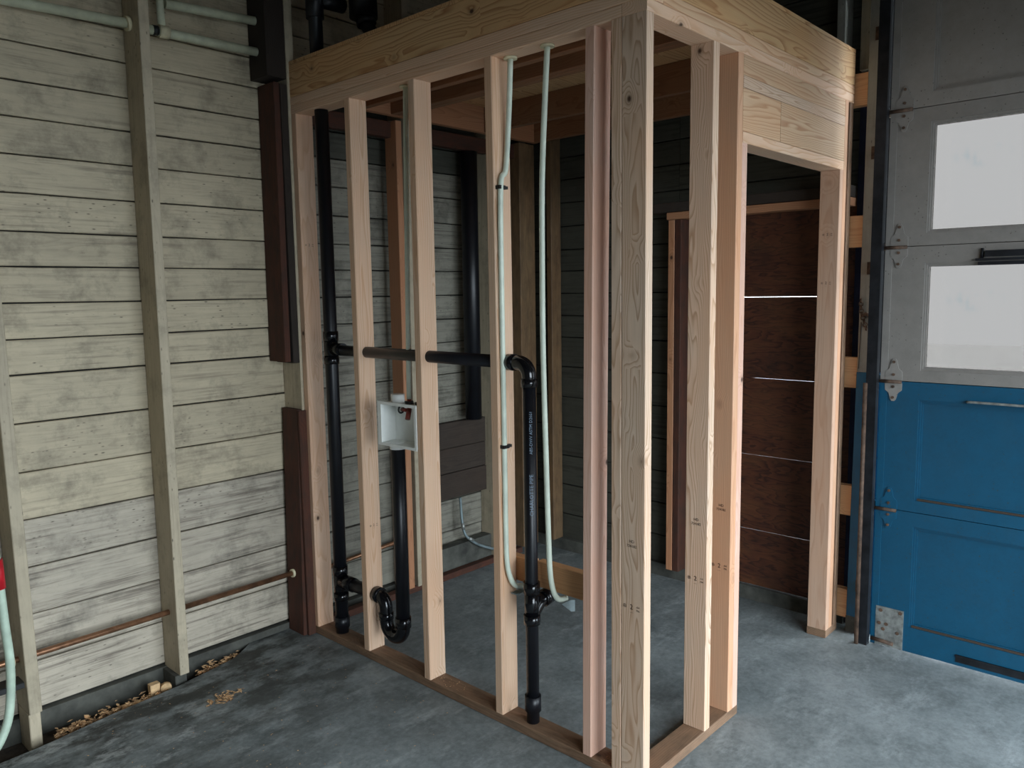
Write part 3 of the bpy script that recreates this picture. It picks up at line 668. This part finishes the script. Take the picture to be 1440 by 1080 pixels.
t3 = tubing([(X, 16.5, 96.6), (X, 17.0, 90), (X, 17.6, 80), (X, 17.75, 70), (X, 17.75, 56), (X, 17.4, 41), (X, 17.1, 30), (X, 16.9, 25.5), (1.9, 16.6, 23.0), (2.3, 16.3, 21.6), (3.0, 16.1, 21.0), (4.2, 15.9, 20.9)], 'pale green water tube hanging free beside the drop pipe')
MB().box((1.6, 23.3, 20.2), (3.6, 24.4, 20.35)).build('bend_support', M['bendplate'], t2)
MB().prism([(2.4, 20.7), (4.4, 20.7), (5.4, 20.4), (5.4, 18.7), (4.6, 18.9), (3.2, 20.0)], 'y', 15.3, 15.45).build('bend_support', M['bendplate'], t3)

# ================================================================== PIPES ON THE BOARDED WALL
def run(name, label, cat, pts, r, mat, collars=(), group=None):
    t = thing(name, pts[0], label, cat, group)
    MB().tube(pts, r, 12).build('pipe', mat, t)
    for (p, q, rr) in collars: MB().tube([p, q], rr, 12).build('collar', M['putty'], t)
    return t
run('copper_pipe', 'long copper pipe low on the boarded wall passing through the studs', 'copper pipe', [(-110, 78, 11.0), (-1.95, 78, 11.75)], .48, M['copper'],
    (((-49.75, 78, 11.4), (-49.45, 78, 11.4), .85), ((-2.5, 78, 11.75), (-2.0, 78, 11.75), .8)))
run('copper_pipe', 'copper pipe low on the boarded wall inside the enclosure', 'copper pipe', [(1.2, 78.6, 10.3), (25, 79.0, 11.2), (33, 79.0, 10.2)], .42, M['copper'])
run('wall_conduit', 'painted pipe crossing the board wall to the left of the stud', 'conduit', [(-110, 78.6, 104.2), (-26.1, 78.2, 107.3)], .75, M['conduit'], (((-26.7, 78.2, 107.2), (-26.15, 78.2, 107.3), 1.15),))
run('wall_conduit', 'upper painted pipe crossing the board wall beside the enclosure', 'conduit', [(-20.2, 78.4, 111.8), (-4.35, 78.3, 112.7)], .75, M['conduit'])
cc = run('wall_conduit', 'lower painted pipe crossing the board wall beside the enclosure', 'conduit', [(-24.4, 78.2, 107.1), (-4.35, 78.2, 107.45)], .75, M['conduit'], (((-21.6, 78.2, 107.2), (-20.0, 78.2, 107.25), 1.05),))
MB().tube([(-21.0, 78.2, 107.3), (-21.2, 78.4, 120)], .6, 12).build('riser', M['conduit'], cc)
MB().tube([(-22.6, 78.2, 107.15), (-21.7, 78.2, 107.2)], .8, 12).build('black_union', M['dark'], cc)
fx = thing('supply_hose', (42.7, 78.2, 0), 'thin grey hose bent along the concrete curb inside the enclosure', 'hose')
MB().tube(smooth([(42.6, 78.3, 17.4), (42.7, 78.0, 12), (42.9, 77.4, 9), (44.0, 77.0, 7.4), (47, 76.4, 5.2), (53, 75.2, 2.6), (58, 74, .6)], 5), .33, 8).build('hose', M['bendplate'], fx)
for p, q in (((42.75, 77.9, 11.3), (42.8, 77.6, 9.8)), ((43.9, 77.1, 7.6), (45, 76.8, 6.8))): MB().tube([p, q], .45, 10).build('hose_fitting', M['steelplate'], fx)
hs = thing('garden_hose', (-52, 72, 0), 'pale green hose hanging beside the leftmost wall stud', 'hose')
MB().tube(smooth([(-53.6, 72.2, 44), (-52.3, 72, 34), (-51.9, 72, 27.5), (-51.6, 72, 19), (-51.4, 72, 14), (-51.7, 72, 9), (-52.6, 71.8, 4.8), (-55, 71.2, 1.6), (-60, 69, .62), (-70, 64, .62), (-84, 62, .62)], 6), .6, 12).build('hose', M['hose'], hs)
MB().tube([(-52.1, 71.9, 29), (-52.0, 71.9, 24.8)], .95, 12).build('red_grip', M['red'], hs)
board('black_strap', (-56, 71.9, 9.4), (-49.9, 74.8, 10.3), 'x', M['dark'], hs)

# ================================================================== LITTER ON THE FLOOR
def litter(name, label, n, fn, size, zb):
    b = MB()
    for _ in range(n):
        x, y, h = fn(); z = zb+h; s = size*random.uniform(.5, 1.3); a = random.uniform(0, 6.283); ti = random.uniform(-.6, .6)
        ca, sa_ = math.cos(a), math.sin(a)
        L = [(-s, 0, 0), (0, -s*.45, s*.25*random.random()), (s, 0, s*ti*.6), (0, s*.45, s*.25*random.random()), (0, 0, -s*.12)]
        b._add([(x+p[0]*ca-p[1]*sa_, y+p[0]*sa_+p[1]*ca, z+p[2]+.12*s) for p in L], [(0, 1, 4), (1, 2, 4), (2, 3, 4), (3, 0, 4)])
    return tag(b.build(name, M['leaf']), label, 'dry leaves', kind='stuff')
def f1():
    t = random.random(); x = -45.5+17*t; return x, 73.9+1.2*t+abs(random.gauss(0, 1.2)), random.uniform(0, 2.2)
litter('leaf_litter', 'brown dry leaves heaped in the gap along the left boards', 620, f1, .55, -2.5)
def f2():
    t = random.random(); x = -22.5+9*t; return x, 76.2+1.2*t+abs(random.gauss(0, .8)), random.uniform(0, 2.4)
litter('leaf_litter', 'brown leaf pile in the gap right of the wall stud', 420, f2, .5, -2.5)
def f3(): return random.gauss(-24.3, 1.3), random.gauss(64.2, .8), random.uniform(0, .3)
litter('leaf_litter', 'small scatter of dead leaves on the stained slab', 46, f3, .6, 0)
def f4(): return random.uniform(-44, 20), random.uniform(20, 76) if random.random() < .7 else random.uniform(60, 75), 0.02
litter('floor_crumbs', 'tiny pale crumbs strewn over the concrete floor', 150, lambda: (random.uniform(-46, -2), random.uniform(30, 72), 0), .17, 0)
def f6():
    return random.uniform(.3, 3.2), random.choice([random.gauss(6.2, .5), random.gauss(38, 2)]), 0
litter('sawdust_chips', 'pale sawdust chips on the sole plates', 60, f6, .16, 1.5)
wbk = thing('wood_scrap', (-30, 76, -2), 'small square cut wood scrap lying among the leaves', 'wood scrap')
board('block', (-31.0, 75.8, -1.6), (-29.4, 77.0, .9), 'z', M['chip'], wbk)
dsk = MB().tube([(-28.7, 75.2, -.2), (-28.4, 75.9, -.1)], .85, 14); tag(dsk.build('wood_plug', M['chip']), 'round cut wood plug beside the square scrap', 'wood plug')
slb = MB().prism([(-36.2, 74.4), (-33.2, 74.4), (-32.8, 75.6), (-35.5, 75.8)], 'z', -1.4, -.6); tag(slb.build('wood_offcut', M['chip']), 'flat tan wood offcut in the leaf filled gap', 'wood offcut')
